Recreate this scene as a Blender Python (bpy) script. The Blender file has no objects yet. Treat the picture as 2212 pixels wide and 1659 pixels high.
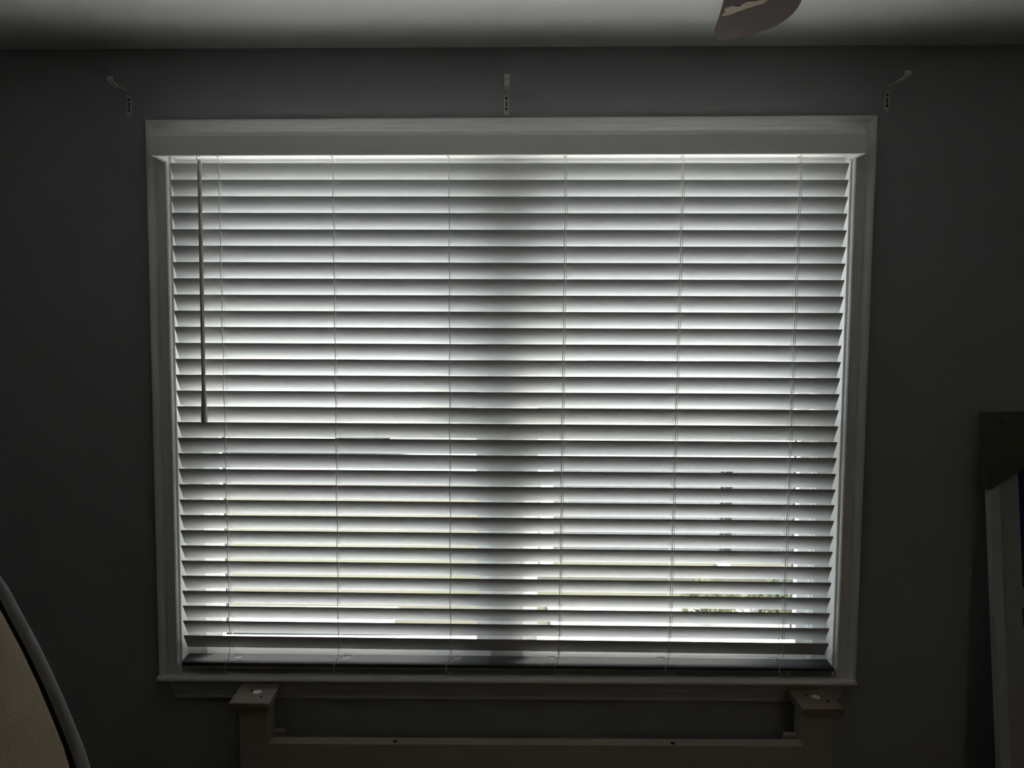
import bpy, bmesh, math, random
from mathutils import Vector, Matrix
random.seed(7)
S = bpy.context.scene
C = S.collection
PI = math.pi

# ---------------------------------------------------------------- camera
F, PITCH, YAW = 1764.7, 0.0728251, -0.0143878      # focal length in pixels of the 2212 x 1659 frame
CX = 1106 - 60.6
CAM = Vector((-0.0302, -2.14, 1.70))
fw = Vector((math.sin(YAW)*math.cos(PITCH), math.cos(YAW)*math.cos(PITCH), -math.sin(PITCH)))
rt = Vector((math.cos(YAW), -math.sin(YAW), 0))
up = rt.cross(fw)
cd = bpy.data.cameras.new('camera')
cam = bpy.data.objects.new('camera', cd)
C.objects.link(cam)
cd.sensor_fit = 'HORIZONTAL'; cd.sensor_width = 36; cd.lens = F/2212*36
cd.shift_x = 60.6/2212
cd.clip_start = 0.02; cd.clip_end = 400
M = Matrix((rt, up, -fw)).transposed().to_4x4()
M.translation = CAM
cam.matrix_world = M
S.camera = cam

# ---------------------------------------------------------------- light and exposure
w = bpy.data.worlds.new('sky'); S.world = w; w.use_nodes = True
nt = w.node_tree; nt.nodes.clear()
bg = nt.nodes.new('ShaderNodeBackground'); wo = nt.nodes.new('ShaderNodeOutputWorld')
bg.inputs[0].default_value = (0.86, 0.93, 1.0, 1); bg.inputs[1].default_value = 2.4
nt.links.new(bg.outputs[0], wo.inputs[0])
sd = bpy.data.lights.new('sun', 'SUN'); sun = bpy.data.objects.new('sun', sd); C.objects.link(sun)
# hazy bright sun, high in front of the window and to its right
sd.energy = 6.0; sd.angle = math.radians(20); sd.color = (1, .95, .85)
SEL, SAZ = math.radians(50), math.radians(44)
sun.rotation_euler = Vector((math.sin(SAZ)*math.cos(SEL), math.cos(SAZ)*math.cos(SEL), math.sin(SEL))).to_track_quat('Z', 'Y').to_euler()
sun.location = (3, 6, 8)
pd = bpy.data.lights.new('window_daylight_portal', 'AREA'); po = bpy.data.objects.new('window_daylight_portal', pd); C.objects.link(po)
pd.shape = 'RECTANGLE'; pd.size = 1.8; pd.size_y = 1.45
po.location = (0, .30, 1.42); po.rotation_euler = (-PI/2, 0, 0)
pd.cycles.is_portal = True
# added fill light behind the camera, reaching the room through the back wall doorway
hd = bpy.data.lights.new('hall_fill_light', 'AREA'); ho = bpy.data.objects.new('hall_fill_light', hd); C.objects.link(ho)
hd.shape = 'DISK'; hd.size = .35; hd.energy = 3; hd.color = (1, .78, .55)
ho.location = (1.15, -5.2, 2.3)
FILL_W = 1.2      # power of the added fill uplighter, built below
vs = S.view_settings
S.display_settings.display_device = 'sRGB'
vs.view_transform = 'Standard'; vs.look = 'None'; vs.gamma = 1; vs.use_curve_mapping = False
vs.exposure = 1.08
cy = S.cycles
cy.max_bounces = 16; cy.diffuse_bounces = 10; cy.glossy_bounces = 4; cy.transmission_bounces = 8; cy.transparent_max_bounces = 16
cy.use_denoising = True
cy.sample_clamp_indirect = 6
cy.caustics_reflective = False; cy.caustics_refractive = False

# ---------------------------------------------------------------- helpers
def ray(u, v): return fw + rt*((u-CX)/F) + up*((829.5-v)/F)
def Py(u, v, y):
    d = ray(u, v); return CAM + d*((y-CAM.y)/d.y)
def Pz(u, v, z):
    d = ray(u, v); return CAM + d*((z-CAM.z)/d.z)
def Pn(u, v, p0, n):
    d = ray(u, v); return CAM + d*((p0-CAM).dot(n)/d.dot(n))

def mat(name, col, rough=.6, var=.06, scale=8, bump=0, bscale=60, metal=0, spec=.4, col2=None, stretch=None, trans=0, coat=0):
    m = bpy.data.materials.new(name); m.use_nodes = True
    n = m.node_tree.nodes; l = m.node_tree.links
    b = n['Principled BSDF']
    b.inputs['Roughness'].default_value = rough
    b.inputs['Metallic'].default_value = metal
    b.inputs['Specular IOR Level'].default_value = spec
    b.inputs['Transmission Weight'].default_value = trans
    b.inputs['Coat Weight'].default_value = coat
    tc = n.new('ShaderNodeTexCoord'); mp = n.new('ShaderNodeMapping')
    l.new(tc.outputs['Object'], mp.inputs[0])
    if stretch: mp.inputs['Scale'].default_value = stretch
    no = n.new('ShaderNodeTexNoise'); no.inputs['Scale'].default_value = scale; no.inputs['Detail'].default_value = 5
    l.new(mp.outputs[0], no.inputs[0])
    mx = n.new('ShaderNodeMix'); mx.data_type = 'RGBA'
    c2 = col2 if col2 else tuple(min(1, c*(1+var)) for c in col)
    c1 = col if col2 else tuple(c*(1-var) for c in col)
    mx.inputs[6].default_value = (*c1, 1); mx.inputs[7].default_value = (*c2, 1)
    l.new(no.outputs[0], mx.inputs[0]); l.new(mx.outputs[2], b.inputs['Base Color'])
    if bump:
        nb = n.new('ShaderNodeTexNoise'); nb.inputs['Scale'].default_value = bscale; nb.inputs['Detail'].default_value = 3
        l.new(mp.outputs[0], nb.inputs[0])
        bp = n.new('ShaderNodeBump'); bp.inputs['Strength'].default_value = bump; bp.inputs['Distance'].default_value = .002
        l.new(nb.outputs[0], bp.inputs['Height']); l.new(bp.outputs[0], b.inputs['Normal'])
    return m

M_ = {}
M_['wall'] = mat('wall_paint', (.355, .366, .375), .75, .03, 3, .25, 180)
M_['wall_warm'] = mat('beige_wall_paint', (.42, .39, .33), .75, .03, 3, .2, 180)
M_['ceiling'] = mat('ceiling_paint', (.90, .90, .88), .85, .03, 3, .3, 140)
M_['trim'] = mat('trim_paint', (.80, .80, .78), .42, .04, 12, .08, 40)
M_['stool'] = mat('stool_paint', (.78, .765, .73), .5, .08, 18, .12, 40)
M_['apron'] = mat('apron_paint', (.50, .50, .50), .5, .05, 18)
M_['vinyl'] = mat('window_vinyl', (.84, .85, .84), .35, .02, 6)
M_['slat'] = mat('blind_slat_white', (.77, .77, .765), .35, .02, 10)
M_['rail'] = mat('blind_rail_white', (.88, .88, .86), .4, .03, 10)
M_['cord'] = mat('blind_cord', (.82, .82, .80), .8, .05, 30)
M_['brail'] = mat('bottom_rail_shade_tone', (.065, .065, .067), .95, .06, 10, spec=.03)  # shade on the white rail put into a near-black colour
M_['wand'] = mat('wand_plastic', (.58, .56, .53), .3, .1, 60, spec=.6)
M_['metal'] = mat('bracket_metal', (.58, .57, .54), .45, .06, 30, metal=.15)
M_['dark'] = mat('dark_metal', (.05, .05, .05), .4, .1, 30)
M_['hole'] = mat('hole_dark', (.008, .007, .006), .9, .1, 30)
M_['gasket'] = mat('screen_frame_grey', (.035, .04, .045), .5, .1, 30)
M_['pine'] = mat('pine_board', (.30, .235, .175), .7, .3, 5, .1, 40, col2=(.13, .085, .055), stretch=(2, 14, 14))
M_['bedpaint'] = mat('cream_bed_paint', (.47, .42, .35), .5, .05, 8, .08, 60)
M_['bedpanel'] = mat('bed_panel_paint', (.36, .31, .25), .55, .06, 8, .08, 60)
M_['plug'] = mat('wax_plug', (.62, .60, .57), .5, .05, 30)
M_['blade'] = mat('fan_blade_wood', (.115, .062, .052), .6, .3, 5, .1, 30, col2=(.075, .04, .034), stretch=(8, 1, 8), spec=.15)
M_['chip'] = mat('bare_fibreboard', (.85, .74, .60), .9, .4, 60, .5, 90, col2=(.60, .47, .35))
M_['fan'] = mat('fan_bronze', (.05, .035, .03), .35, .1, 20, metal=.6)
M_['beige'] = mat('beige_fabric', (.95, .82, .63), .9, .06, 30, .5, 300)
M_['pipe'] = mat('grey_piping', (.38, .39, .40), .6, .08, 30, .1, 200)
M_['shell'] = mat('dark_shell', (.018, .017, .016), .6, .1, 30)
M_['board'] = mat('light_grey_board', (.42, .42, .40), .8, .05, 40, .6, 220)
M_['bframe'] = mat('off_white_frame', (.56, .56, .52), .5, .04, 20)
M_['blue'] = mat('deep_blue_print', (.012, .035, .13), .6, .15, 12)
M_['ink'] = mat('brown_print', (.10, .07, .045), .6, .2, 12)
M_['cardboard'] = mat('olive_corner_card', (.105, .11, .075), .85, .15, 12, .3, 120)
M_['carpet'] = mat('beige_carpet', (.13, .115, .10), .95, .12, 60, .8, 300)
M_['grass'] = mat('lawn_grass', (.075, .08, .045), .9, .3, 1.3, .8, 25, col2=(.15, .135, .09))
M_['concrete'] = mat('concrete', (.62, .61, .58), .8, .06, 3, .3, 40)
M_['bounce_slab'] = mat('bounce_slab_pale', (.78, .77, .74), .8, .04, 3, .2, 40)
M_['asphalt'] = mat('street_asphalt', (.30, .30, .31), .85, .08, 4, .3, 60)
M_['siding'] = mat('house_siding', (.66, .67, .66), .6, .04, 2)
M_['brick'] = mat('brown_brick', (.36, .26, .21), .8, .25, 9)
M_['roof'] = mat('roof_shingles', (.20, .19, .18), .9, .2, 6)
M_['glassdark'] = mat('house_glass', (.08, .10, .12), .08, .1, 3)
M_['leaf'] = mat('shrub_leaf', (.06, .085, .03), .7, .4, 7, col2=(.17, .17, .06))
M_['carpaint'] = mat('silver_car_paint', (.55, .57, .60), .25, .03, 3, metal=.5)
M_['rubber'] = mat('tyre_rubber', (.03, .03, .03), .8, .1, 30)
M_['greywood'] = mat('weathered_boards', (.20, .195, .20), .8, .2, 3, stretch=(6, 1, 1))
M_['fence'] = mat('white_fence_paint', (.78, .78, .76), .5, .04, 3)

def glass_mat():
    m = bpy.data.materials.new('window_glass'); m.use_nodes = True
    n = m.node_tree.nodes; l = m.node_tree.links; n.clear()
    o = n.new('ShaderNodeOutputMaterial'); t = n.new('ShaderNodeBsdfTransparent'); g = n.new('ShaderNodeBsdfGlossy')
    f = n.new('ShaderNodeFresnel'); ge = n.new('ShaderNodeNewGeometry'); ma = n.new('ShaderNodeMapRange')
    ma.inputs[3].default_value = 1.45; ma.inputs[4].default_value = 1/1.45      # same air-to-glass reflectance on both faces of the pane
    l.new(ge.outputs['Backfacing'], ma.inputs[0]); l.new(ma.outputs[0], f.inputs[0])
    g.inputs['Roughness'].default_value = .02
    t.inputs[0].default_value = (.965, .97, .965, 1)
    mx = n.new('ShaderNodeMixShader'); l.new(f.outputs[0], mx.inputs[0]); l.new(t.outputs[0], mx.inputs[1]); l.new(g.outputs[0], mx.inputs[2])
    l.new(mx.outputs[0], o.inputs[0]); return m
M_['glass'] = glass_mat()
def mesh_mat():       # fine fly screen: sees through, and takes some of the light
    m = bpy.data.materials.new('fly_screen_mesh'); m.use_nodes = True
    n = m.node_tree.nodes; l = m.node_tree.links; n.clear()
    o = n.new('ShaderNodeOutputMaterial'); t = n.new('ShaderNodeBsdfTransparent'); d = n.new('ShaderNodeBsdfDiffuse')
    d.inputs[0].default_value = (.05, .055, .06, 1)
    mx = n.new('ShaderNodeMixShader'); mx.inputs[0].default_value = .16
    l.new(t.outputs[0], mx.inputs[1]); l.new(d.outputs[0], mx.inputs[2]); l.new(mx.outputs[0], o.inputs[0]); return m
M_['mesh'] = mesh_mat()

def NB(): return bmesh.new()
def obj(name, bm, m, parent=None, smooth=False, bevel=0, seg=2):
    if bevel:
        es = [e for e in bm.edges if len(e.link_faces) == 2 and e.calc_face_angle(0) > .6]
        bmesh.ops.bevel(bm, geom=es, offset=bevel, segments=seg, affect='EDGES', clamp_overlap=True)
    bmesh.ops.recalc_face_normals(bm, faces=bm.faces)
    if smooth:
        for f in bm.faces: f.smooth = True
        for e in bm.edges:
            if len(e.link_faces) == 2 and e.calc_face_angle(0) > .7: e.smooth = False
    me = bpy.data.meshes.new(name); bm.to_mesh(me); bm.free()
    me.materials.append(m)
    o = bpy.data.objects.new(name, me); C.objects.link(o)
    if parent:
        o.parent = parent
        p = parent
        t = Matrix.Translation(Vector((0, 0, 0)))
        while p is not None:
            t = p.matrix_basis @ t; p = p.parent
        o.data.transform(t.inverted())
    return o
def thing(name, label, cat, loc=(0, 0, 0), group=None):
    o = bpy.data.objects.new(name, None); C.objects.link(o); o.empty_display_size = .05
    o.location = loc; o['label'] = label; o['category'] = cat
    if group: o['group'] = group
    return o
def tag(o, label, cat, group=None):
    o['label'] = label; o['category'] = cat
    if group: o['group'] = group
    return o
def struct(name, bm, m, parent=None, **k):
    o = obj(name, bm, m, parent, **k)
    if not parent: o['kind'] = 'structure'
    return o
def box(bm, a, b):
    x0, x1 = sorted((a[0], b[0])); y0, y1 = sorted((a[1], b[1])); z0, z1 = sorted((a[2], b[2]))
    v = [bm.verts.new(p) for p in ((x0,y0,z0),(x1,y0,z0),(x1,y1,z0),(x0,y1,z0),(x0,y0,z1),(x1,y0,z1),(x1,y1,z1),(x0,y1,z1))]
    for f in ((0,3,2,1),(4,5,6,7),(0,1,5,4),(1,2,6,5),(2,3,7,6),(3,0,4,7)): bm.faces.new([v[i] for i in f])
    return v
def hexa(bm, P):      # eight corners: bottom ring then top ring
    v = [bm.verts.new(p) for p in P]
    for f in ((0,3,2,1),(4,5,6,7),(0,1,5,4),(1,2,6,5),(2,3,7,6),(3,0,4,7)): bm.faces.new([v[i] for i in f])
def loft(bm, rings, close=True, cap=True):
    R = [[bm.verts.new(p) for p in r] for r in rings]
    n = len(R[0])
    for a, b in zip(R, R[1:]):
        for i in range(n if close else n-1):
            j = (i+1) % n; bm.faces.new((a[i], a[j], b[j], b[i]))
    if cap and close:
        bm.faces.new(R[0][::-1]); bm.faces.new(R[-1])
def tube(bm, pts, r, n=8, cap=True):
    pts = [Vector(p) for p in pts]; rings = []
    t0 = (pts[1]-pts[0]).normalized()
    a = t0.orthogonal().normalized()
    for i, p in enumerate(pts):
        t = (pts[min(i+1, len(pts)-1)]-pts[max(i-1, 0)]).normalized()
        a = (a - t*a.dot(t)).normalized(); b = t.cross(a)
        rr = r[i] if isinstance(r, (list, tuple)) else r
        rings.append([p + (a*math.cos(k*2*PI/n)+b*math.sin(k*2*PI/n))*rr for k in range(n)])
    loft(bm, rings, True, cap)
def disc(bm, c, r, n, h, axis='z', N=16):
    pts = []
    c = Vector(c)
    d = {'z': Vector((0,0,1)), 'y': Vector((0,-1,0))}[axis]
    tube(bm, [c, c+d*h], r, N)
def spline(P, n=8):
    P = [Vector(p) for p in P]; Q = [P[0]*2-P[1]]+P+[P[-1]*2-P[-2]]; out = []
    for i in range(1, len(Q)-2):
        a, b, c, d = Q[i-1:i+3]
        for k in range(n):
            t = k/n
            out.append(.5*((2*b)+(c-a)*t+(2*a-5*b+4*c-d)*t*t+(3*b-a-3*c+d)*t**3))
    out.append(P[-1]); return out
def extrude_poly(bm, pts, off):
    a = [bm.verts.new(p) for p in pts]; b = [bm.verts.new(Vector(p)+Vector(off)) for p in pts]
    bm.faces.new(a); bm.faces.new(b[::-1]); n = len(a)
    for i in range(n): bm.faces.new((a[i], b[i], b[(i+1) % n], a[(i+1) % n]))

# ---------------------------------------------------------------- room shell
ZC = 2.405
XL, XR, YB = -1.95, 1.95, -3.9
CY = -.018      # face plane the casing corners were measured on
oTL, oTR = Py(319, 262, 0), Py(1890, 252, 0)
oBL, oBR = Py(348.5, 1454.5, 0), Py(1843.5, 1459.5, 0)
CWD = .052; REV = .006
def inset(d):
    return (Vector((oBL.x+d, 0, (oBL.z+oBR.z)/2)), Vector((oTL.x+d, 0, oTL.z-d)), Vector((oTR.x-d, 0, oTR.z-d)), Vector((oBR.x-d, 0, (oBL.z+oBR.z)/2)))
ZST = (oBL.z+oBR.z)/2          # top of the window stool
OP = inset(CWD+REV)            # opening: BL, TL, TR, BR
HOLE = inset(CWD+REV-.012)
WT = .16
bm = NB()
def wallring(y):
    o = [Vector((XL-.1, y, -.4)), Vector((XL-.1, y, ZC+.3)), Vector((XR+.1, y, ZC+.3)), Vector((XR+.1, y, -.4))]
    i = [Vector((p.x, y, p.z)) for p in HOLE]
    i[0].z = i[3].z = ZST-.02
    return [bm.verts.new(p) for p in o], [bm.verts.new(p) for p in i]
fo, fi = wallring(0); bo, bi = wallring(WT)
for k in range(4):
    j = (k+1) % 4
    bm.faces.new((fo[k], fo[j], fi[j], fi[k])); bm.faces.new((bo[j], bo[k], bi[k], bi[j]))
    bm.faces.new((fi[k], fi[j], bi[j], bi[k])); bm.faces.new((fo[j], fo[k], bo[k], bo[j]))
struct('wall_front', bm, M_['wall'])
bm = NB(); box(bm, (XL-.12, YB-.12, -.1), (XL, 0, ZC)); struct('wall_left', bm, M_['wall'])
bm = NB(); box(bm, (XR, YB-.12, -.1), (XR+.12, 0, ZC)); struct('wall_right', bm, M_['wall'])
# back wall with a doorway to the hall
bm = NB(); dx0, dx1, dz = .75, 1.57, 2.04
box(bm, (XL, YB-.12, -.1), (dx0, YB, ZC)); box(bm, (dx1, YB-.12, -.1), (XR, YB, ZC)); box(bm, (dx0, YB-.12, dz), (dx1, YB, ZC))
struct('wall_back', bm, M_['wall'])
bm = NB(); box(bm, (XL-.12, -6.5, ZC), (XR+.12, .0, ZC+.12)); struct('ceiling', bm, M_['ceiling'])
bm = NB(); box(bm, (XL-.12, -6.5, -.1), (XR+.12, 0, 0)); struct('floor', bm, M_['carpet'])
bm = NB()
box(bm, (.3, -6.5, 0), (.42, YB-.12, ZC)); box(bm, (1.9, -6.5, 0), (2.02, YB-.12, ZC)); box(bm, (.3, -6.62, 0), (2.02, -6.5, ZC))
struct('wall_hallway', bm, M_['wall_warm'])
bm = NB()
for a, b in (((dx0-.06, YB, 0), (dx0, YB+.016, dz+.06)), ((dx1, YB, 0), (dx1+.06, YB+.016, dz+.06)), ((dx0-.06, YB, dz), (dx1+.06, YB+.016, dz+.06))): box(bm, a, b)
struct('trim_4', bm, M_['trim'], bevel=.003)
bm = NB(); box(bm, (XL, -.014, 0), (XR, 0, .09)); struct('baseboard_front', bm, M_['trim'], bevel=.004)
# eave and roof over the outside wall
bm = NB()
prof = [(.45, 2.34), (.45, 2.50), (-2.2, 4.2), (-6.7, 2.6), (-6.7, ZC+.13), (0, ZC+.13), (.16, ZC+.0), (.16, 2.34)]
extrude_poly(bm, [Vector((XL-.8, y, z)) for y, z in prof], (XR-XL+1.6, 0, 0))
struct('ceiling_roof', bm, M_['siding'])

# window casing: one moulded profile mitred round three sides
prof = [(0, 0), (0, .011), (.003, .014), (.006, .0135), (.026, .0125), (.031, .0095), (.0345, .0095), (.038, .0125), (.042, .0175), (.047, .019), (.051, .0175), (CWD, .014), (CWD, 0)]
bm = NB(); rings = []
for d, h in prof:
    q = inset(CWD-d); rings.append([Vector((p.x, -h, p.z)) for p in q])
R = [[bm.verts.new(p) for p in r] for r in rings]
for a, b in zip(R, R[1:]):
    for i in range(3): bm.faces.new((a[i], a[i+1], b[i+1], b[i]))
bm.faces.new([r[0] for r in R]); bm.faces.new([r[3] for r in R][::-1])
struct('trim_1', bm, M_['trim'], smooth=False)
# jamb liner
bm = NB(); JD = .105
A = [Vector((p.x, 0, p.z)) for p in OP]; B = [Vector((p.x, 0, p.z)) for p in HOLE]
A[0].z = A[3].z = B[0].z = B[3].z = ZST
for k in range(3):
    a0, a1, b0, b1 = A[k], A[k+1], B[k], B[k+1]
    Y = Vector((0, JD, 0))
    hexa(bm, [a0, a1, b1, b0, a0+Y, a1+Y, b1+Y, b0+Y])
box(bm, (OP[1].x, .036, (OP[1].z+OP[2].z)/2-.055), (OP[2].x, .0435, (OP[1].z+OP[2].z)/2+.003))
struct('trim_2', bm, M_['vinyl'])
# window stool with rounded nose, and apron
bm = NB()
sl, sr = Py(337, 1477, -.033).x, Py(1853, 1481, -.033).x
def stoolring(x0, y):
    T = .02; z = ZST
    return None
pro = [(.11, ZST), (-.029, ZST), (-.032, ZST-.002), (-.0335, ZST-.006), (-.033, ZST-.0095), (-.026, ZST-.011), (-.014, ZST-.019), (-.001, ZST-.019), (.11, ZST-.019)]
# horns project past the casing only in front of the wall
xin0, xin1 = OP[0].x+.0005, OP[3].x-.0005
rings = []
for x in (sl, sl+.006, sr-.006, sr):
    e = .004 if x in (sl, sr) else 0
    rings.append([Vector((x, min(-.0005, y+e), z-(e*.4 if z > ZST-.01 else -e*.4))) for y, z in pro])
loft(bm, rings)
box(bm, (xin0, -.001, ZST-.019), (xin1, .105, ZST))
struct('trim_3', bm, M_['stool'])
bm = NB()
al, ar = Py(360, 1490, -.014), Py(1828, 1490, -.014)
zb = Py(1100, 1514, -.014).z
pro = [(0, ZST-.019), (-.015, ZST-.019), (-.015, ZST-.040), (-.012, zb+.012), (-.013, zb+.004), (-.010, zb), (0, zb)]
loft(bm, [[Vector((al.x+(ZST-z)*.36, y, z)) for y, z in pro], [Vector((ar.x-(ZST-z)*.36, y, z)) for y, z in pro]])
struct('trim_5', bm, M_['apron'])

# ---------------------------------------------------------------- the two windows
def X(u, y, v=1250): return Py(u, v, y).x
def Z(v, y, u=1100): return Py(u, v, y).z
zt = OP[1].z - .0; zt2 = OP[2].z
ZT = (zt+zt2)/2
zmeet = Z(905, .10)
zsb = Z(1387, .085)       # bottom of the lower glass
def window(n, fx0, fx1, gx0, gx1):
    """fx: outer edges of the frame; gx: edges of the visible glass"""
    bm = NB()
    f0, f1 = .046, .135
    s0, s1 = gx0-.030, gx1+.030      # sash outer edges
    box(bm, (fx0, f0, ZST), (s0, f1, ZT)); box(bm, (s1, f0, ZST), (fx1, f1, ZT))
    box(bm, (s0, f0, ZT-.035), (s1, f1, ZT)); box(bm, (s0, f0+.01, ZST), (s1, f1, ZST+.016))
    # inner track ribs
    for x in (s0-.012, s1+.008): box(bm, (x, f0-.006, ZST), (x+.004, f0, ZT-.035))
    box(bm, (fx0, .030, ZST), (fx1, f0, ZST+.030))      # added stop block, keeps daylight from leaking under the blind
    o = struct(f'window_{n}', bm, M_['vinyl'], bevel=.0015, seg=1)
    for nm, y0, za, zb_, brail, trail in (('lower_sash', .056, ZST+.016, zmeet+.018, zsb, zmeet-.018), ('upper_sash', .090, zmeet-.018, ZT-.035, zmeet+.018, ZT-.072)):
        y1 = y0+.030
        bm = NB()
        box(bm, (s0, y0, za), (gx0, y1, zb_)); box(bm, (gx1, y0, za), (s1, y1, zb_))
        box(bm, (gx0, y0, za), (gx1, y1, brail)); box(bm, (gx0, y0, trail), (gx1, y1, zb_))
        s = obj(nm, bm, M_['vinyl'], o, bevel=.002, seg=1)
        bm = NB(); box(bm, (gx0-.004, y0+.012, brail-.004), (gx1+.004, y0+.016, trail+.004)); obj('pane', bm, M_['glass'], s)
        if nm == 'lower_sash':
            bm = NB(); box(bm, ((gx0+gx1)/2-.03, y0-.014, zb_-.006), ((gx0+gx1)/2+.03, y0, zb_)); obj('sash_lock', bm, M_['vinyl'], s, bevel=.002)
    # insect screen frame on the outside of the lower half
    bm = NB(); y0, y1 = .137, .147
    a, b = (X(484.5, .142) if n == 1 else gx0-.012), (X(1716.5, .142) if n == 2 else gx1+.012)
    zq = Z(1374, y0)
    box(bm, (a, y0, zq), (a+.009, y1, zmeet)); box(bm, (b-.009, y0, zq), (b, y1, zmeet))
    box(bm, (a, y0, zq), (b, y1, zq+.010)); box(bm, (a, y0, zmeet-.010), (b, y1, zmeet))
    sf = obj('screen_frame', bm, M_['gasket'], o)
    bm = NB(); box(bm, (a+.008, y0+.004, zq+.009), (b-.008, y0+.0045, zmeet-.009)); obj('screen_mesh', bm, M_['mesh'], sf)
    # sloping outside sill
    bm = NB(); hexa(bm, [(fx0, .1352, ZST-.03), (fx1, .1352, ZST-.03), (fx1, .215, ZST-.045), (fx0, .215, ZST-.045), (fx0, .1352, ZST+.010), (fx1, .1352, ZST+.010), (fx1, .215, ZST-.012), (fx0, .215, ZST-.012)])
    obj('outside_sill', bm, M_['vinyl'], o)
    return o
gy = .075
xm0, xm1 = X(1062, .055), X(1125, .055)
window(1, OP[0].x, xm0, X(484, gy), X(1030, gy))
window(2, xm1, OP[3].x, X(1160, gy), X(1716, gy))
bm = NB(); box(bm, (xm0, .044, ZST), (xm1, .15, ZT)); box(bm, (xm0+.006, .040, ZST), (xm1-.006, .044, ZT)); struct('trim_6', bm, M_['vinyl'])
# outside brick mould
bm = NB()
xa, xb = OP[0].x-.01, OP[3].x+.01
box(bm, (xa-.05, .16, ZST-.03), (xa+.055, .185, ZT+.05)); box(bm, (xb-.055, .16, ZST-.03), (xb+.05, .185, ZT+.05)); box(bm, (xa+.055, .16, ZT-.005), (xb-.055, .185, ZT+.05))
struct('trim_7', bm, M_['vinyl'])

# ---------------------------------------------------------------- the blind
YS = -.012                     # room-side edge of the slats
SW, ST, SA = .0508, .0026, math.radians(57)
bz = thing('window_blind', 'wide white horizontal slat blind hanging closed over the window, with a deep valance', 'window blind', (0, YS, ZST))
# valance
yv = -.104
vl, vr = Py(326, 333, yv).x, Py(1871, 334, yv).x
vzb = (Py(326, 333.5, yv).z+Py(1871, 334, yv).z)/2
vzt = Py(1100, 281, yv).z
bm = NB()
pr = [(yv, vzb), (yv, vzt-.012), (yv+.002, vzt-.007), (yv+.005, vzt-.003), (yv+.006, vzt), (yv+.011, vzt), (yv+.011, vzb)]
loft(bm, [[Vector((x, y, z)) for y, z in pr] for x in (vl, vr)])
for x0, x1 in ((vl, vl+.010), (vr-.010, vr)): box(bm, (x0, yv+.011, vzb), (x1, -.0195, vzt))
obj('valance', bm, M_['rail'], bz)
# headrail: a shallow channel with its holes
hy0, hy1 = -.030, .027
hz = (Py(600, 341.5, hy1).z+Py(1600, 341, hy1).z)/2
hl, hr = OP[1].x+.004, OP[2].x-.004
bm = NB()
box(bm, (hl, hy0, hz), (hr, hy1, hz+.003)); box(bm, (hl, hy0, hz+.003), (hr, hy0+.002, hz+.034)); box(bm, (hl, hy1-.002, hz+.003), (hr, hy1, hz+.034))
box(bm, (hl, hy1-.003, hz-.002), (hr, hy1, hz))
hr_o = obj('headrail', bm, M_['rail'], bz)
cords_top = (470, 717, 968, 1220, 1473, 1727)
cords_bot = (497, 731, 973, 1208, 1446, 1690)
for u in cords_top:
    p = Pz(u, 338, hz); bm = NB(); tube(bm, [(p.x, p.y, hz-.0006), (p.x, p.y, hz+.002)], .0032, 12)
    obj('cord_hole', bm, M_['hole'], hr_o)
# slats, from the measured ends of each
ca, sa = math.cos(SA), math.sin(SA)
NS = 31
tops = []
def slatprof():
    n = 5; P = []
    for k in range(n): P.append((k/(n-1), ST/2))
    return P
for k in range(-1, 30):
    vL = 387.5+35.9*k-.068*k*k; vR = vL + .5+ 17*k/29
    uL = 368+(vL-387)*29/984.5; uR = 1833-(vR-388)*43/1000
    a, b = Py(uL, vL, YS), Py(uR, vR, YS)
    tops.append((a, b))
    # local frame: origin at the room-side top edge, width runs outward and down
    wd = Vector((0, ca, -sa)); nd = Vector((0, sa, ca))
    jit = random.uniform(-.006, .006)
    bm = NB()
    h = ST/2
    pf = [(.0006, -h*.4), (.0, 0), (.0006, h*.4), (.002, h), (SW*.5, h+.0006), (SW-.002, h), (SW-.0006, h*.4), (SW, 0), (SW-.0006, -h*.4), (SW-.002, -h), (SW*.5, -h+.0006), (.002, -h)]
    off = nd*(-h)          # top corner sits on the measured line
    wj = Vector((0, math.cos(SA+jit), -math.sin(SA+jit)))
    nseg = 6; rings = []
    for i in range(nseg+1):
        t = i/nseg; c = a.lerp(b, t); 
        rings.append([c+off+wj*s+nd*q for s, q in pf])
    loft(bm, rings)
    obj('slat', bm, M_['slat'], bz, smooth=True)
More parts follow.
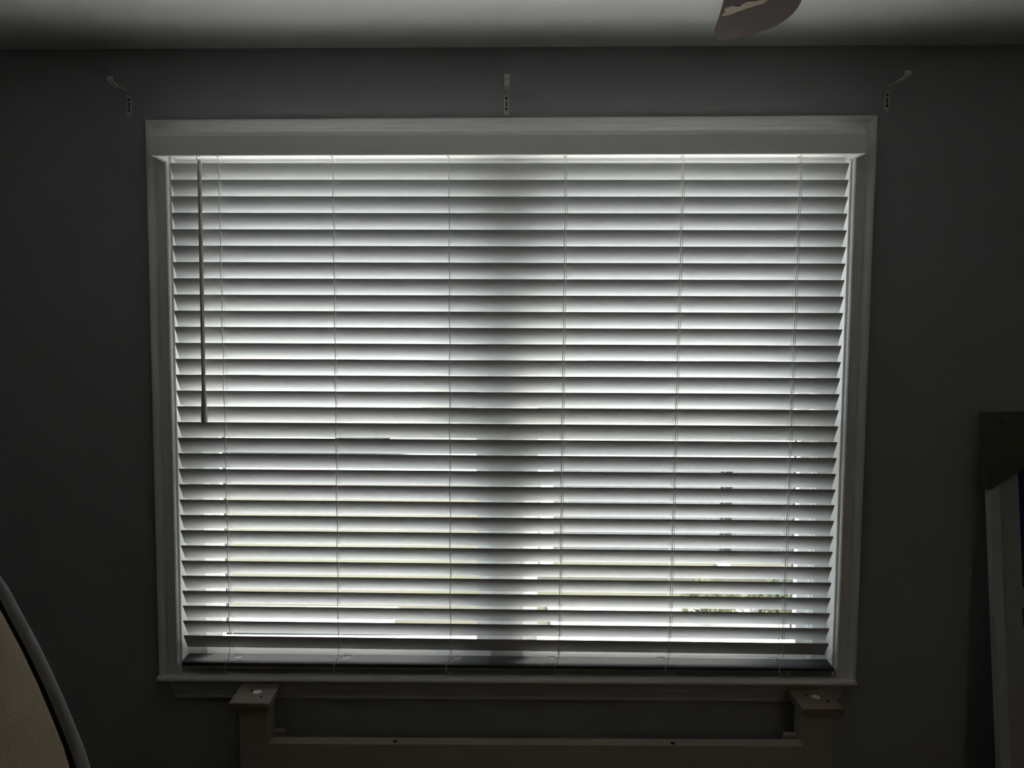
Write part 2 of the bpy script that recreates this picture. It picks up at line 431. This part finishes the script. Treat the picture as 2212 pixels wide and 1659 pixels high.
# ladders
def at_slat(k, u0, u1):
    a, b = tops[k]
    t = k/(NS-1)
    x = u0 + (u1-u0)*t
    s = (x-a.x)/(b.x-a.x)
    return a.lerp(b, s)
RY0, RY1 = -.014, .037
brN = Py(1100, 1435, RY0); brF = Py(1100, 1417.5, RY1)     # near and far top edges of the bottom rail
for ci, (ut, ub) in enumerate(zip(cords_top, cords_bot)):
    x0 = Py(ut+2, 352, YS).x; x1 = Py(ub, 1385, YS).x
    bm = NB(); r = .0009
    front = [Vector((x0-.001, YS-.003, hz))]; back = [Vector((x0, YS+.03, hz))]
    for k in range(NS):
        p = at_slat(k, x0, x1)
        sw = .0012*math.sin(k*1.7+ci)
        f = p+Vector((sw, -.0016, -.0005)); q = p+Vector((sw, SW*ca+.0012, -SW*sa-.002))
        front.append(f); back.append(q)
        un = Vector((0, -sa, -ca))*(ST+.0011)       # just under the slat
        w_ = Vector((0, ca, -sa)); c0 = p+Vector((sw, 0, 0))
        tube(bm, [f+Vector((0, .0004, -.004)), c0+w_*.003+un, c0+w_*(SW*.5)+un, c0+w_*(SW-.002)+un, q], r, 5)
        tube(bm, [f+Vector((.0015, 0, .0)), f+Vector((.0022, .0, -.0035)), f+Vector((.0, 0, -.006))], r*.9, 5)
    fe = front[-1]+Vector((0, -.004, -.034)); be = back[-1]+Vector((.002, .002, -.012))
    tube(bm, front+[fe], r, 6); tube(bm, back+[be], r, 6)
    obj('ladder_cord', bm, M_['cord'], bz)
    if ci >= 3:
        dx = .0045
        bm = NB(); tube(bm, [Vector((x0+.002, YS-.004, hz))]+[p+Vector((dx, -.0012, 0)) for p in front[1:]]+[fe+Vector((dx, 0, 0))], .0006, 6)
        obj('lift_cord', bm, M_['cord'], bz)
    # loose curled cord ends at the bottom rail
    bx = fe.x; zb_ = brF.z+.002; zn = brN.z+.002
    sgn = (1, 1, 1, -1, -1, -1)[ci]
    bm = NB()
    a = spline([(bx+.002, -.004, zb_+.012), (bx+.010*sgn, .002, zb_+.003), (bx+.026*sgn, .006, zb_+.005), (bx+.028*sgn, .002, zb_+.012), (bx+.014*sgn, -.002, zb_+.014), (bx+.006*sgn, 0, zb_+.010)], 6)
    tube(bm, a, .0009, 6)
    a = spline([fe, (bx-.004, -.022, zn+.010), (bx-.012, -.030, zn-.006), (bx-.008, -.031, zn-.018), (bx+.008, -.029, zn-.022), (bx+.016, -.028, zn-.018+.004*(ci % 3))], 6)
    tube(bm, a, .0007, 6)
    obj('cord_end', bm, M_['cord'], bz)
# bottom rail, resting a little askew near the stool
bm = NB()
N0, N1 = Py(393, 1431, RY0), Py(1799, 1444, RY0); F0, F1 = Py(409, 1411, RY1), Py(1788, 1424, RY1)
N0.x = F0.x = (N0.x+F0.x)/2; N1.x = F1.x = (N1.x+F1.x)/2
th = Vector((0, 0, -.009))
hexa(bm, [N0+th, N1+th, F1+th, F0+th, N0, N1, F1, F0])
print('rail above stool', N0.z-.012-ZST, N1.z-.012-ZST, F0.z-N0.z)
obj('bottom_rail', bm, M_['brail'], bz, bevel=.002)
# tilt wand
wt, wb = Py(430.5, 345, -.036), Py(441.5, 912, -.036)
wd = (wb-wt)
bm = NB(); tube(bm, [wt+wd*.03, wt+wd*.9], .0055, 6); wo_ = obj('tilt_wand', bm, M_['wand'], bz)
bm = NB(); tube(bm, [wt+wd*k for k in (0, .006, .012, .04, .062, .064)], [.0035, .0040, .0055, .0062, .0064, .0050], 12); obj('wand_sleeve', bm, M_['wand'], wo_, smooth=True)
bm = NB(); tube(bm, [wt+wd*k for k in (.885, .887, .93, .965, .995, 1.0)], [.0052, .0066, .0068, .0078, .0084, .0075], 14); obj('wand_grip', bm, M_['wand'], wo_, smooth=True)
bm = NB(); tube(bm, spline([wt+Vector((0, 0, -.006)), wt+Vector((-.004, 0, -.002)), wt+Vector((-.0065, 0, .005)), wt+Vector((-.003, 0, .010)), wt+Vector((.001, .002, .008))], 6), .0014, 8); obj('wand_hook', bm, M_['rail'], wo_, smooth=True)

# ---------------------------------------------------------------- curtain rod brackets
pc = Py(1094, 250, 0)
br = thing('curtain_rod_bracket', 'bare metal curtain rod bracket above the middle of the window', 'bracket', (pc.x, 0, pc.z), 'curtain rod brackets above the window')
BO = Vector((pc.x, 0, pc.z)); HW = .0068; H = .055
bm = NB()
pts = []
for k in range(9):
    a = PI+PI*k/8; pts.append((math.cos(a)*HW, -.0022, HW+math.sin(a)*HW))
pts += [(HW, -.0022, H), (-HW, -.0022, H)]
extrude_poly(bm, [BO+Vector(p) for p in pts], (0, .0022, 0))
plate = obj('wall_plate', bm, M_['metal'], br, bevel=.0004, seg=1)
bm = NB()
line = spline([(-.001, H-.012), (-.004, H-.002), (-.014, H+.004), (-.045, H+.004), (-.062, H+.003), (-.070, H+.0005), (-.080, H+.003), (-.098, H+.004), (-.104, H+.007), (-.105, H+.012), (-.103, H+.017)], 4)
rings = []
for i, p in enumerate(line):
    q = line[min(i+1, len(line)-1)] - line[max(i-1, 0)]
    nn = Vector((-q.y, q.x)).normalized()*.0019
    y, z = p.x, p.y
    w2 = HW
    rings.append([BO+Vector((-w2, y+nn.x, z+nn.y)), BO+Vector((w2, y+nn.x, z+nn.y)), BO+Vector((w2, y-nn.x, z-nn.y)), BO+Vector((-w2, y-nn.x, z-nn.y))])
loft(bm, rings); arm = obj('arm', bm, M_['metal'], br, smooth=True)
for z in (.016, .043):
    bm = NB(); tube(bm, [BO+Vector((0, -.002, z)), BO+Vector((0, -.0045, z)), BO+Vector((0, -.0052, z))], [.0034, .0032, .001], 12); sc = obj('screw', bm, M_['dark'], br)
bm = NB(); box(bm, BO+Vector((-.0015, -.0026, .022)), BO+Vector((.0015, -.002, .036))); obj('slot', bm, M_['hole'], br)
for u, v, lab in ((280.5, 253, 'curtain rod bracket on the wall nearest the left end of the window'), (1914.5, 243, 'faint curtain rod bracket on the wall nearest the right end of the window')):
    p = Py(u, v, 0)
    r2 = br.copy(); C.objects.link(r2); r2.location = (p.x, 0, p.z); r2['label'] = lab
    for ch in list(br.children):
        if ch.parent is br:
            c = ch.copy(); C.objects.link(c); c.parent = r2

# ---------------------------------------------------------------- bed headboard
def solve_y(u, v, z):            # y of the point of height z on this pixel's ray
    return Pz(u, v, z).y
yfar = -.036
zcap = Py(566, 1477, yfar).z
ynear = solve_y(536, 1519.6, zcap)
ccx0 = (Py(492, 1519.6, ynear).x+Py(525, 1477, yfar).x)/2; ccx1 = (Py(581.5, 1519.6, ynear).x+Py(607, 1477, yfar).x)/2
zcapR = Py(1745, 1490, yfar).z; ynR = solve_y(1780, 1532, zcapR)
rcx0 = (Py(1736, 1532, ynR).x+Py(1700, 1490, yfar).x)/2; rcx1 = (Py(1823, 1533, ynR).x+Py(1787, 1490, yfar).x)/2
print('cap', zcap, zcapR, ynear, ynR, ccx0, ccx1, rcx0, rcx1, 'ZST', ZST, 'ceil', Py(1100, 102, 0).z)
hb = thing('bed_headboard', 'cream painted wooden headboard with square capped posts under the window', 'headboard', ((ccx0+rcx1)/2, (yfar+ynear)/2, 0))
yp0, yp1 = ynear+.020, yfar-.022
zr = Py(1100, 1610, yp0+.004).z
yrf = max(solve_y(1100, 1595, zr), yp0+.02)
for (x0, x1, zc, yn, side) in ((ccx0, ccx1, zcap, ynear, 1), (rcx0, rcx1, zcapR, ynR, -1)):
    px0, px1 = (x0+.020, x1-.012) if side == 1 else (x0+.012, x1-.020)
    bm = NB(); box(bm, (px0, yn+.020, 0), (px1, yfar-.020, zc-.019)); p = obj('post', bm, M_['bedpaint'], hb, bevel=.0025)
    bm = NB(); box(bm, (x0, yn, zc-.019), (x1, yfar, zc)); cp = obj('cap', bm, M_['pine'], p, bevel=.002); cp['label'] = 'bare pine cap board with screw holes'
    if side == 1: spots = ((.36, .66, .0042), (.70, .33, .0045)); pl = (.52, .56)
    else: spots = ((.34, .70, .0038), (.78, .42, .0045)); pl = (.56, .60)
    for fx, fy, r in spots:
        q = Vector((x0+(x1-x0)*fx, yn+(yfar-yn)*fy, zc-.001)); bm = NB(); tube(bm, [q, q+Vector((0, 0, .0012))], r, 14)
        obj('screw_hole', bm, M_['hole'], p)
    bm = NB(); q = Vector((x0+(x1-x0)*pl[0], yn+(yfar-yn)*pl[1], zc-.001))
    ring = []
    tube(bm, [q, q+Vector((0, 0, .002)), q+Vector((0, 0, .0028))], [.012, .0115, .009], 18); obj('plug', bm, M_['plug'], p, smooth=True)
    inx = px1 if side == 1 else px0
    bm = NB(); box(bm, (inx, yfar-.040, zr-.03), (inx+side*.030, yfar-.022, zr+.006)); obj('cleat', bm, M_['bedpaint'], p, bevel=.001)
rx0, rx1 = ccx1-.012, rcx0+.012
zl, zrr = Py(600, 1607, yp0+.004).z, Py(1690, 1612, yp0+.004).z
bm = NB()
ya = yp0+.004; yb_ = max(ya+.03, solve_y(600, 1592, zl))
hexa(bm, [(rx0, ya, zl-.10), (rx1, ya, zrr-.10), (rx1, yb_, zrr-.10), (rx0, yb_, zl-.10), (rx0, ya, zl), (rx1, ya, zrr), (rx1, yb_, zrr), (rx0, yb_, zl)])
tr = obj('top_rail', bm, M_['bedpaint'], hb, bevel=.002)
for u, v in ((853, 1601.5), (1453, 1605.5)):
    bm = NB()
    q = Pz(u, v, (zl+zrr)/2); z = zl+(zrr-zl)*(q.x-rx0)/(rx1-rx0)
    q = Pz(u, v, z); tube(bm, [(q.x, q.y, z-.001), (q.x, q.y, z+.0004)], .0058, 14)
    obj('screw_hole', bm, M_['hole'], tr)
bm = NB(); box(bm, (rx0, ya+.008, .30), (rx1, ya+.024, min(zl, zrr)-.1005)); obj('panel', bm, M_['bedpanel'], hb)
bm = NB(); box(bm, (rx0, ya, .22), (rx1, yb_, .30)); obj('bottom_rail', bm, M_['bedpaint'], hb, bevel=.002)

# ---------------------------------------------------------------- ceiling fan
zb = CAM.z+.45
out = [(1568, -10), (1562, 10), (1552, 45), (1544, 68), (1543, 76), (1547, 83), (1555, 87.5), (1566, 88), (1592, 83), (1618, 75), (1645, 67), (1668, 60), (1690, 48), (1708, 34), (1723, 17), (1734, -4), (1741, -25)]
tw = math.radians(6)
p0 = Pz(1560, 60, zb); nfan = Vector((math.sin(tw), 0, math.cos(tw)))
pts = spline([Pn(u, v, p0, nfan) for u, v in out], 3)
tipx = sum(p.x for p in pts)/len(pts)
hub = Vector((pts[0].x+.055, min(p.y for p in pts)-.56, zb+.03))
fan = thing('ceiling_fan', 'reddish brown ceiling fan whose chipped blade tip hangs in from the top edge', 'ceiling fan', (hub.x, hub.y, ZC))
def onplane(x, y): return Vector((x, y, p0.z-(nfan.x*(x-p0.x)+nfan.y*(y-p0.y))/nfan.z))
root = [onplane(pts[-1].x+.012, pts[-1].y-.12), onplane(hub.x+.06, hub.y+.16), onplane(hub.x+.045, hub.y+.13), onplane(hub.x-.045, hub.y+.13), onplane(hub.x-.06, hub.y+.16), onplane(pts[0].x-.004, pts[0].y-.15)]
poly = pts+root
bm = NB(); extrude_poly(bm, poly, nfan*.006)
blade = obj('blade', bm, M_['blade'], fan, bevel=.0012)
patch = [(1560, 35.5), (1562, 30), (1567, 27), (1564, 22), (1568, 17), (1575, 15), (1580, 12), (1588, 16), (1597, 14), (1604, 8), (1612, 5), (1622, 3), (1634, 3), (1645, -2), (1660, -6), (1657, 2), (1650, 7), (1640, 10), (1630, 13), (1620, 17), (1612, 18), (1602, 22), (1594, 25), (1586, 29), (1578, 32), (1570, 34)]
rp = [Pn(u+random.uniform(-.8, .8), v+random.uniform(-.7, .7), p0-nfan*.0006, nfan) for u, v in patch]
bm = NB(); extrude_poly(bm, rp, nfan*.0005); bmesh.ops.triangulate(bm, faces=[f for f in bm.faces if len(f.verts) > 4])
obj('chipped_patch', bm, M_['chip'], blade)
irons = []
def iron(bm_, ang):
    R_ = Matrix.Rotation(ang, 3, 'Z')
    P = [(-.012, .06, 0), (.012, .06, 0), (.018, .17, 0), (-.018, .17, 0)]
    extrude_poly(bm_, [hub+R_@Vector(p)+Vector((0, 0, -.028)) for p in P], (0, 0, .004))
bm = NB(); iron(bm, 0); obj('blade_iron', bm, M_['fan'], fan)
bl = [(-.05, .13), (.05, .13), (.066, .18), (.068, .62), (.055, .655), (.02, .67), (-.045, .672), (-.062, .655), (-.066, .62), (-.062, .18)]
for k in range(1, 5):
    a = k*2*PI/5; R_ = Matrix.Rotation(a, 3, 'Z')
    bm = NB(); extrude_poly(bm, [hub+R_@Vector((x, y, -.022-x*.1)) for x, y in bl], (0, 0, .006)); obj('blade', bm, M_['blade'], fan)
    bm = NB(); iron(bm, a); obj('blade_iron', bm, M_['fan'], fan)
bm = NB(); tube(bm, [hub+Vector((0, 0, z)) for z in (-.06, -.055, -.03, .06, .09, .095)], [.05, .085, .105, .105, .075, .02], 32); obj('motor_housing', bm, M_['fan'], fan, smooth=True)
bm = NB(); tube(bm, [hub+Vector((0, 0, .09)), Vector((hub.x, hub.y, ZC-.04))], .013, 16); obj('downrod', bm, M_['fan'], fan, smooth=True)
bm = NB(); tube(bm, [Vector((hub.x, hub.y, ZC-z)) for z in (.06, .055, .02, 0)], [.02, .045, .065, .068], 28); obj('canopy', bm, M_['fan'], fan, smooth=True)

# ---------------------------------------------------------------- framed board leaning at the right
yt = -.030; lean = math.radians(8)
T0 = Py(2127, 893, yt)
H1 = T0.z/math.cos(lean)
nb = Vector((0, -math.cos(lean), math.sin(lean)))      # faces the room
dn = Vector((0, -math.sin(lean), -math.cos(lean)))
BW = .66
def bp(x, d, o): return T0+Vector((x, 0, 0))+dn*d+nb*o
bd = thing('framed_board', 'tall pale framed board with a blue print leaning on the wall', 'board', (T0.x+BW/2, -.1, 0))
# frame rim, panel, prints and the card corner, all on the leaning plane
def slab(x0, x1, d0, d1, o0, o1):
    bm = NB(); hexa(bm, [bp(x0, d1, o0), bp(x1, d1, o0), bp(x1, d1, o1), bp(x0, d1, o1), bp(x0, d0, o0), bp(x1, d0, o0), bp(x1, d0, o1), bp(x0, d0, o1)]); return bm
rim = NB()
Hh = (T0.z-.02)/math.cos(lean)
for a in ((0, .024, 0, Hh), (BW-.024, BW, 0, Hh), (.024, BW-.024, 0, .024), (.024, BW-.024, Hh-.024, Hh)):
    hexa(rim, [bp(a[0], a[3], -.012), bp(a[1], a[3], -.012), bp(a[1], a[3], .010), bp(a[0], a[3], .010), bp(a[0], a[2], -.012), bp(a[1], a[2], -.012), bp(a[1], a[2], .010), bp(a[0], a[2], .010)])
obj('frame', rim, M_['bframe'], bd, bevel=.002)
obj('panel', slab(.024, BW-.024, .024, Hh-.024, -.006, .002), M_['board'], bd)
def onb(u, v):
    q = Pn(u, v, T0, nb); return (q.x-T0.x, (q-T0).dot(dn))
bx0, bd0 = onb(2197, 1000); _, bd1 = onb(2204, 1268)
obj('blue_print', slab(bx0, BW-.09, bd0, bd1, .002, .004), M_['blue'], bd)
ix, id0 = onb(2207, 1312); _, id1 = onb(2209, 1352)
obj('brown_print', slab(ix, BW-.09, id0, id1, .002, .004), M_['ink'], bd)
ix, id0 = onb(2209, 1390); _, id1 = onb(2211, 1480)
obj('brown_print', slab(ix+.003, BW-.09, id0, id1, .002, .004), M_['ink'], bd)
hx, hd_ = onb(2197, 1010); lx, ld = onb(2127, 1058)
sl_ = (ld-hd_)/(hx-lx)
bm = NB(); extrude_poly(bm, [bp(-.008, -.004, .0105), bp(.03+ld/sl_, -.004, .0105), bp(.000, ld, .0105), bp(-.008, ld, .0105)], nb*.0015)
hexa(bm, [bp(-.008, ld, -.012), bp(-.0005, ld, -.012), bp(-.0005, ld, .0105), bp(-.008, ld, .0105), bp(-.008, -.004, -.012), bp(-.0005, -.004, -.012), bp(-.0005, -.004, .0105), bp(-.008, -.004, .0105)])
cc = obj('card_corner', bm, M_['cardboard'], bd)
nx, nd_ = onb(2157, 912)
bm = NB(); q = bp(nx, nd_, .012); tube(bm, [q, q+nb*.0015], .0050, 14); obj('rivet', bm, M_['dark'], cc)

# ---------------------------------------------------------------- high-backed chair close to the camera
n = Vector((.22, -.80, .56)).normalized()
pc0 = CAM + ray(100, 1450)*.93
cvp = [(-420, 985), (-300, 1010), (-190, 1070), (-90, 1150), (0, 1252), (40, 1322), (82, 1400), (120, 1480), (152, 1555), (178, 1620), (194, 1672), (212, 1750), (228, 1850), (236, 1980), (232, 2100)]
P = [Pn(u, v, pc0, n) for u, v in cvp]
ax = P[0]
sx = Vector((n.y, -n.x, 0)).normalized(); sx = -sx if sx.x < 0 else sx      # horizontal in plane
sy = n.cross(sx).normalized(); sy = sy if sy.z > 0 else -sy
right = [((p-ax).dot(sx), (p-ax).dot(sy)) for p in P]
outl = right+[(-x, y) for x, y in right[:0:-1]]
loc = lambda x, y, o=0: ax+sx*x+sy*y+n*o
cy_ = sum(y for x, y in outl)/len(outl)
ch = thing('padded_chair', 'beige padded high chair back with grey piping, close in the lower left corner', 'chair', (ax.x, ax.y-.05, 0))
bm = NB()
def sc_(k, o): return [loc(x*k, cy_+(y-cy_)*k, o) for x, y in outl]
loft(bm, [sc_(.938, -.01), sc_(.945, .002), sc_(.938, .009), sc_(.89, .015), sc_(.7, .024), sc_(.4, .027), sc_(.1, .028)])
obj('back_cushion', bm, M_['beige'], ch, smooth=True)
bm = NB(); pp = [loc(x*.985, cy_+(y-cy_)*.985, .0) for x, y in outl]
pp = spline(pp+[pp[0]], 4); tube(bm, pp, .0065, 10, False); obj('piping', bm, M_['pipe'], ch, smooth=True)
bm = NB(); loft(bm, [sc_(.975, -.012), sc_(.985, -.022), sc_(.93, -.05), sc_(.6, -.065)]); obj('back_shell', bm, M_['shell'], ch, smooth=True)
ymin = min(y for x, y in outl)
bot = loc(0, ymin, 0)
sz = .46
seat = [Vector((bot.x+x, bot.y+y, sz)) for x, y in ((-.25, .02), (.25, .02), (.25, -.42), (-.25, -.42))]
bm = NB(); extrude_poly(bm, seat, (0, 0, -.08)); obj('seat', bm, M_['beige'], ch, bevel=.03, seg=3)
bm = NB(); hexa(bm, [(bot.x-.20, bot.y-.03, sz-.06), (bot.x+.20, bot.y-.03, sz-.06), (bot.x+.20, bot.y+.02, sz-.06), (bot.x-.20, bot.y+.02, sz-.06)]+[tuple(loc(x, ymin+.06, o)) for x, o in ((-.20, -.03), (.20, -.03), (.20, -.055), (-.20, -.055))]); obj('back_support', bm, M_['shell'], ch)
for x, y in ((-.20, -.02), (.20, -.02), (.20, -.38), (-.20, -.38)):
    bm = NB(); tube(bm, [(bot.x+x*1.08, bot.y+y, 0), (bot.x+x, bot.y+y, sz-.07)], [.013, .019], 12); obj('leg', bm, M_['shell'], ch, smooth=True)

# ---------------------------------------------------------------- unseen uplighter added behind the camera as room fill
LP = Vector((1.45, -3.3, 0))
fl = thing('fill_lamp', 'unseen slim uplighter added in the back corner behind the camera as fill light', 'added fill lamp', tuple(LP))
bm = NB(); tube(bm, [LP+Vector((0, 0, z)) for z in (0, .006, .022, .026)], [.13, .135, .12, .02], 32); obj('base', bm, M_['dark'], fl, smooth=True)
bm = NB(); tube(bm, [LP+Vector((0, 0, .02)), LP+Vector((0, 0, 1.72))], .011, 16); obj('pole', bm, M_['dark'], fl, smooth=True)
bm = NB(); loft(bm, [[LP+Vector((r_*math.cos(k*PI/16), r_*math.sin(k*PI/16), z)) for k in range(32)] for r_, z in ((.02, 1.70), (.08, 1.72), (.13, 1.77), (.15, 1.82), (.146, 1.82), (.126, 1.775), (.078, 1.727), (.018, 1.712))], True, False); obj('fill_lamp_shade', bm, M_['bframe'], fl, smooth=True)
ld_ = bpy.data.lights.new('fill_lamp_light', 'POINT'); lo_ = bpy.data.objects.new('fill_lamp_light', ld_); C.objects.link(lo_)
ld_.energy = FILL_W; ld_.color = (1, .80, .58); ld_.shadow_soft_size = .035; lo_.location = LP+Vector((0, 0, 1.78))

# ---------------------------------------------------------------- outside
GZ = -.35
bm = NB()
nx_, ny_ = 48, 40
vv = [[bm.verts.new((-30+60*i/nx_, .17+45*(j/ny_)**1.6, GZ+random.uniform(-.01, .01))) for i in range(nx_+1)] for j in range(ny_+1)]
for j in range(ny_):
    for i in range(nx_): bm.faces.new((vv[j][i], vv[j][i+1], vv[j+1][i+1], vv[j+1][i]))
o = struct('ground', bm, M_['grass'])
def groundxy(u, v, z=GZ): return Pz(u, v, z)
# concrete path near the house, left
bm = NB(); a, b = groundxy(470, 1352), groundxy(860, 1332)
for k in range(5):
    x0 = a.x-2.2+k*(b.x-a.x+2.2)/5; x1 = a.x-2.2+(k+1)*(b.x-a.x+2.2)/5-.012
    box(bm, (x0, a.y-.35, GZ-.05), (x1, b.y+.12, GZ+.03))
tag(obj('garden_path', bm, M_['concrete'], bevel=.008), 'pale concrete path slabs on the lawn beyond the left window', 'path')
# patio slab, right
bm = NB(); a = groundxy(1180, 1300)
box(bm, (a.x, 3.22, GZ-.05), (a.x+5, a.y, GZ+.035)); tag(obj('patio_slab', bm, M_['concrete'], bevel=.01), 'bright concrete patio slab outside the right window', 'patio')
bm = NB(); box(bm, (-8, .19, GZ-.05), (8, 3.2, GZ+.025)); struct('ground_bounce_slab', bm, M_['bounce_slab'])  # unseen pale slab added to bounce daylight up to the ceiling
# street and kerb
bm = NB(); box(bm, (-30, 9.5, GZ-.05), (30, 14, GZ+.02)); struct('street', bm, M_['asphalt'])
bm = NB(); box(bm, (-30, 8.2, GZ-.05), (30, 9.4, GZ+.04)); struct('sidewalk', bm, M_['concrete'])
def house(x0, x1, y0, y1, h, rh, label, wm, wins, door=None):
    t = thing('house', label, 'house', ((x0+x1)/2, (y0+y1)/2, GZ), 'houses across the street')
    bm = NB(); box(bm, (x0, y0, GZ), (x1, y1, GZ+h))
    k = GZ+.2
    while k < GZ+h-.05: box(bm, (x0-.012, y0-.012, k), (x1+.012, y0, k+.13)); k += .16
    obj('siding_wall', bm, wm, t)
    bm = NB(); extrude_poly(bm, [Vector((x0-.4, y0-.5, GZ+h)), Vector((x0-.4, (y0+y1)/2, GZ+h+rh)), Vector((x0-.4, y1+.5, GZ+h))], (x1-x0+.8, 0, 0)); obj('roof', bm, M_['roof'], t)
    for wx, wz, ww, wh in wins:
        bm = NB(); box(bm, (wx-.08, y0-.06, wz-.08+GZ), (wx+ww+.08, y0-.012, wz+wh+.08+GZ)); f = obj('window_frame', bm, M_['fence'], t, bevel=.01)
        bm = NB(); box(bm, (wx, y0-.064, wz+GZ), (wx+ww, y0-.061, wz+wh+GZ)); obj('pane', bm, M_['glassdark'], f)
    if door:
        bm = NB(); box(bm, (door, y0-.05, GZ+.02), (door+.95, y0-.012, GZ+2.1)); obj('front_door', bm, M_['brick'], t)
    return t
house(-13, -2.5, 19, 26, 3.0, 2.2, 'pale sided house across the street beyond the left window', M_['siding'], [(-11.5, 1, 1.4, 1.2), (-8.5, 1, 1.4, 1.2), (-4.8, 1, 1.2, 1.2)], -6.6)
house(1.2, 12, 18, 25, 3.0, 2.2, 'light sided house across the street beyond the right window', M_['siding'], [(2.2, 1, 1.4, 1.2), (5.0, 1, 1.6, 1.2), (9.2, 1, 1.4, 1.2)], 7.4)
# white picket fence panel, right side of the garden
ft = thing('board_fence', 'low weathered grey board fence behind the patio', 'fence', (2.6, 6.2, GZ))
a = groundxy(1172, 1240)
fx = a.x; fy = a.y+.2
for k in range(4):
    bm = NB(); box(bm, (fx+k*1.5, fy, GZ), (fx+k*1.5+.1, fy+.1, GZ+1.0)); obj('post', bm, M_['fence'], ft, bevel=.008)
bm = NB(); 
for z in (.2, .75): box(bm, (fx+.1, fy+.02, GZ+z), (fx+4.5, fy+.06, GZ+z+.08))
for k in range(43):
    x = fx+.105+k*.102
    extrude_poly(bm, [(x, fy, GZ+.06), (x+.099, fy, GZ+.06), (x+.099, fy, GZ+.86), (x+.05, fy, GZ+.90), (x, fy, GZ+.86)], (0, .018, 0))
obj('board_panel', bm, M_['greywood'], ft)
# shrubs in front of the fence
def shrub(u, v, r, label):
    g = groundxy(u, v)
    t = thing('shrub', label, 'shrub', (g.x, g.y, GZ), 'low shrubs by the patio')
    bm = NB()
    for k in range(420):
        a_, b_, q = random.uniform(0, 2*PI), random.uniform(-.2, 1)*PI/2, r*random.uniform(.6, 1)
        c = Vector((g.x+q*math.cos(a_)*math.cos(b_), g.y+q*math.sin(a_)*math.cos(b_), GZ+r*.6+q*.8*math.sin(b_)))
        d1 = Vector((random.uniform(-1, 1), random.uniform(-1, 1), random.uniform(-1, 1))).normalized()
        d2 = d1.orthogonal().normalized(); L = random.uniform(.03, .055)
        vs_ = [bm.verts.new(c+p) for p in (d1*L, d2*L*.4, -d1*L, -d2*L*.4)]
        bm.faces.new(vs_)
    obj('foliage', bm, M_['leaf'], t)
    bm = NB()
    for k in range(7):
        a_ = k*2*PI/7; tube(bm, [(g.x, g.y, GZ), (g.x+r*.3*math.cos(a_), g.y+r*.3*math.sin(a_), GZ+r*.5), (g.x+r*.6*math.cos(a_), g.y+r*.6*math.sin(a_), GZ+r*.95)], [.012, .008, .003], 5)
    obj('stem', bm, M_['brick'], t)
shrub(1540, 1345, .22, 'yellow green shrub low down behind the right pane')
shrub(1675, 1335, .18, 'smallest yellow green shrub beside the right window jamb')
# parked car across the lawn
car = thing('car', 'silver car parked on the street beyond the lawn', 'car', (-3.4, 10.6, GZ+.02))
cx_, cyy = -3.4, 10.6
sec = [(-2.2, .35), (-2.15, .75), (-1.3, .88), (-.65, 1.38), (.75, 1.42), (1.45, .95), (2.1, .85), (2.2, .4)]
bm = NB()
rings = []
for yy, k in ((-.85, .97), (-.80, 1), (.80, 1), (.85, .97)):
    rings.append([Vector((cx_+x*k, cyy+yy*(.82 if z > 1 else 1), GZ+.02+z*(1 if k == 1 else .985))) for x, z in sec])
loft(bm, rings); obj('body', bm, M_['carpaint'], car)
bm = NB(); 
for yy in (-.72,):
    extrude_poly(bm, [(cx_-1.15, cyy-.80, GZ+.93), (cx_+1.25, cyy-.80, GZ+.98), (cx_+.7, cyy-.705, GZ+1.36), (cx_-.6, cyy-.705, GZ+1.34)], (0, -.01, 0))
obj('side_window', bm, M_['glassdark'], car)
for x in (-1.35, 1.35):
    for yy in (-.86, .68):
        bm = NB(); tube(bm, [(cx_+x, cyy+yy, GZ+.35), (cx_+x, cyy+yy+.18, GZ+.35)], .33, 24); w_ = obj('wheel', bm, M_['rubber'], car)
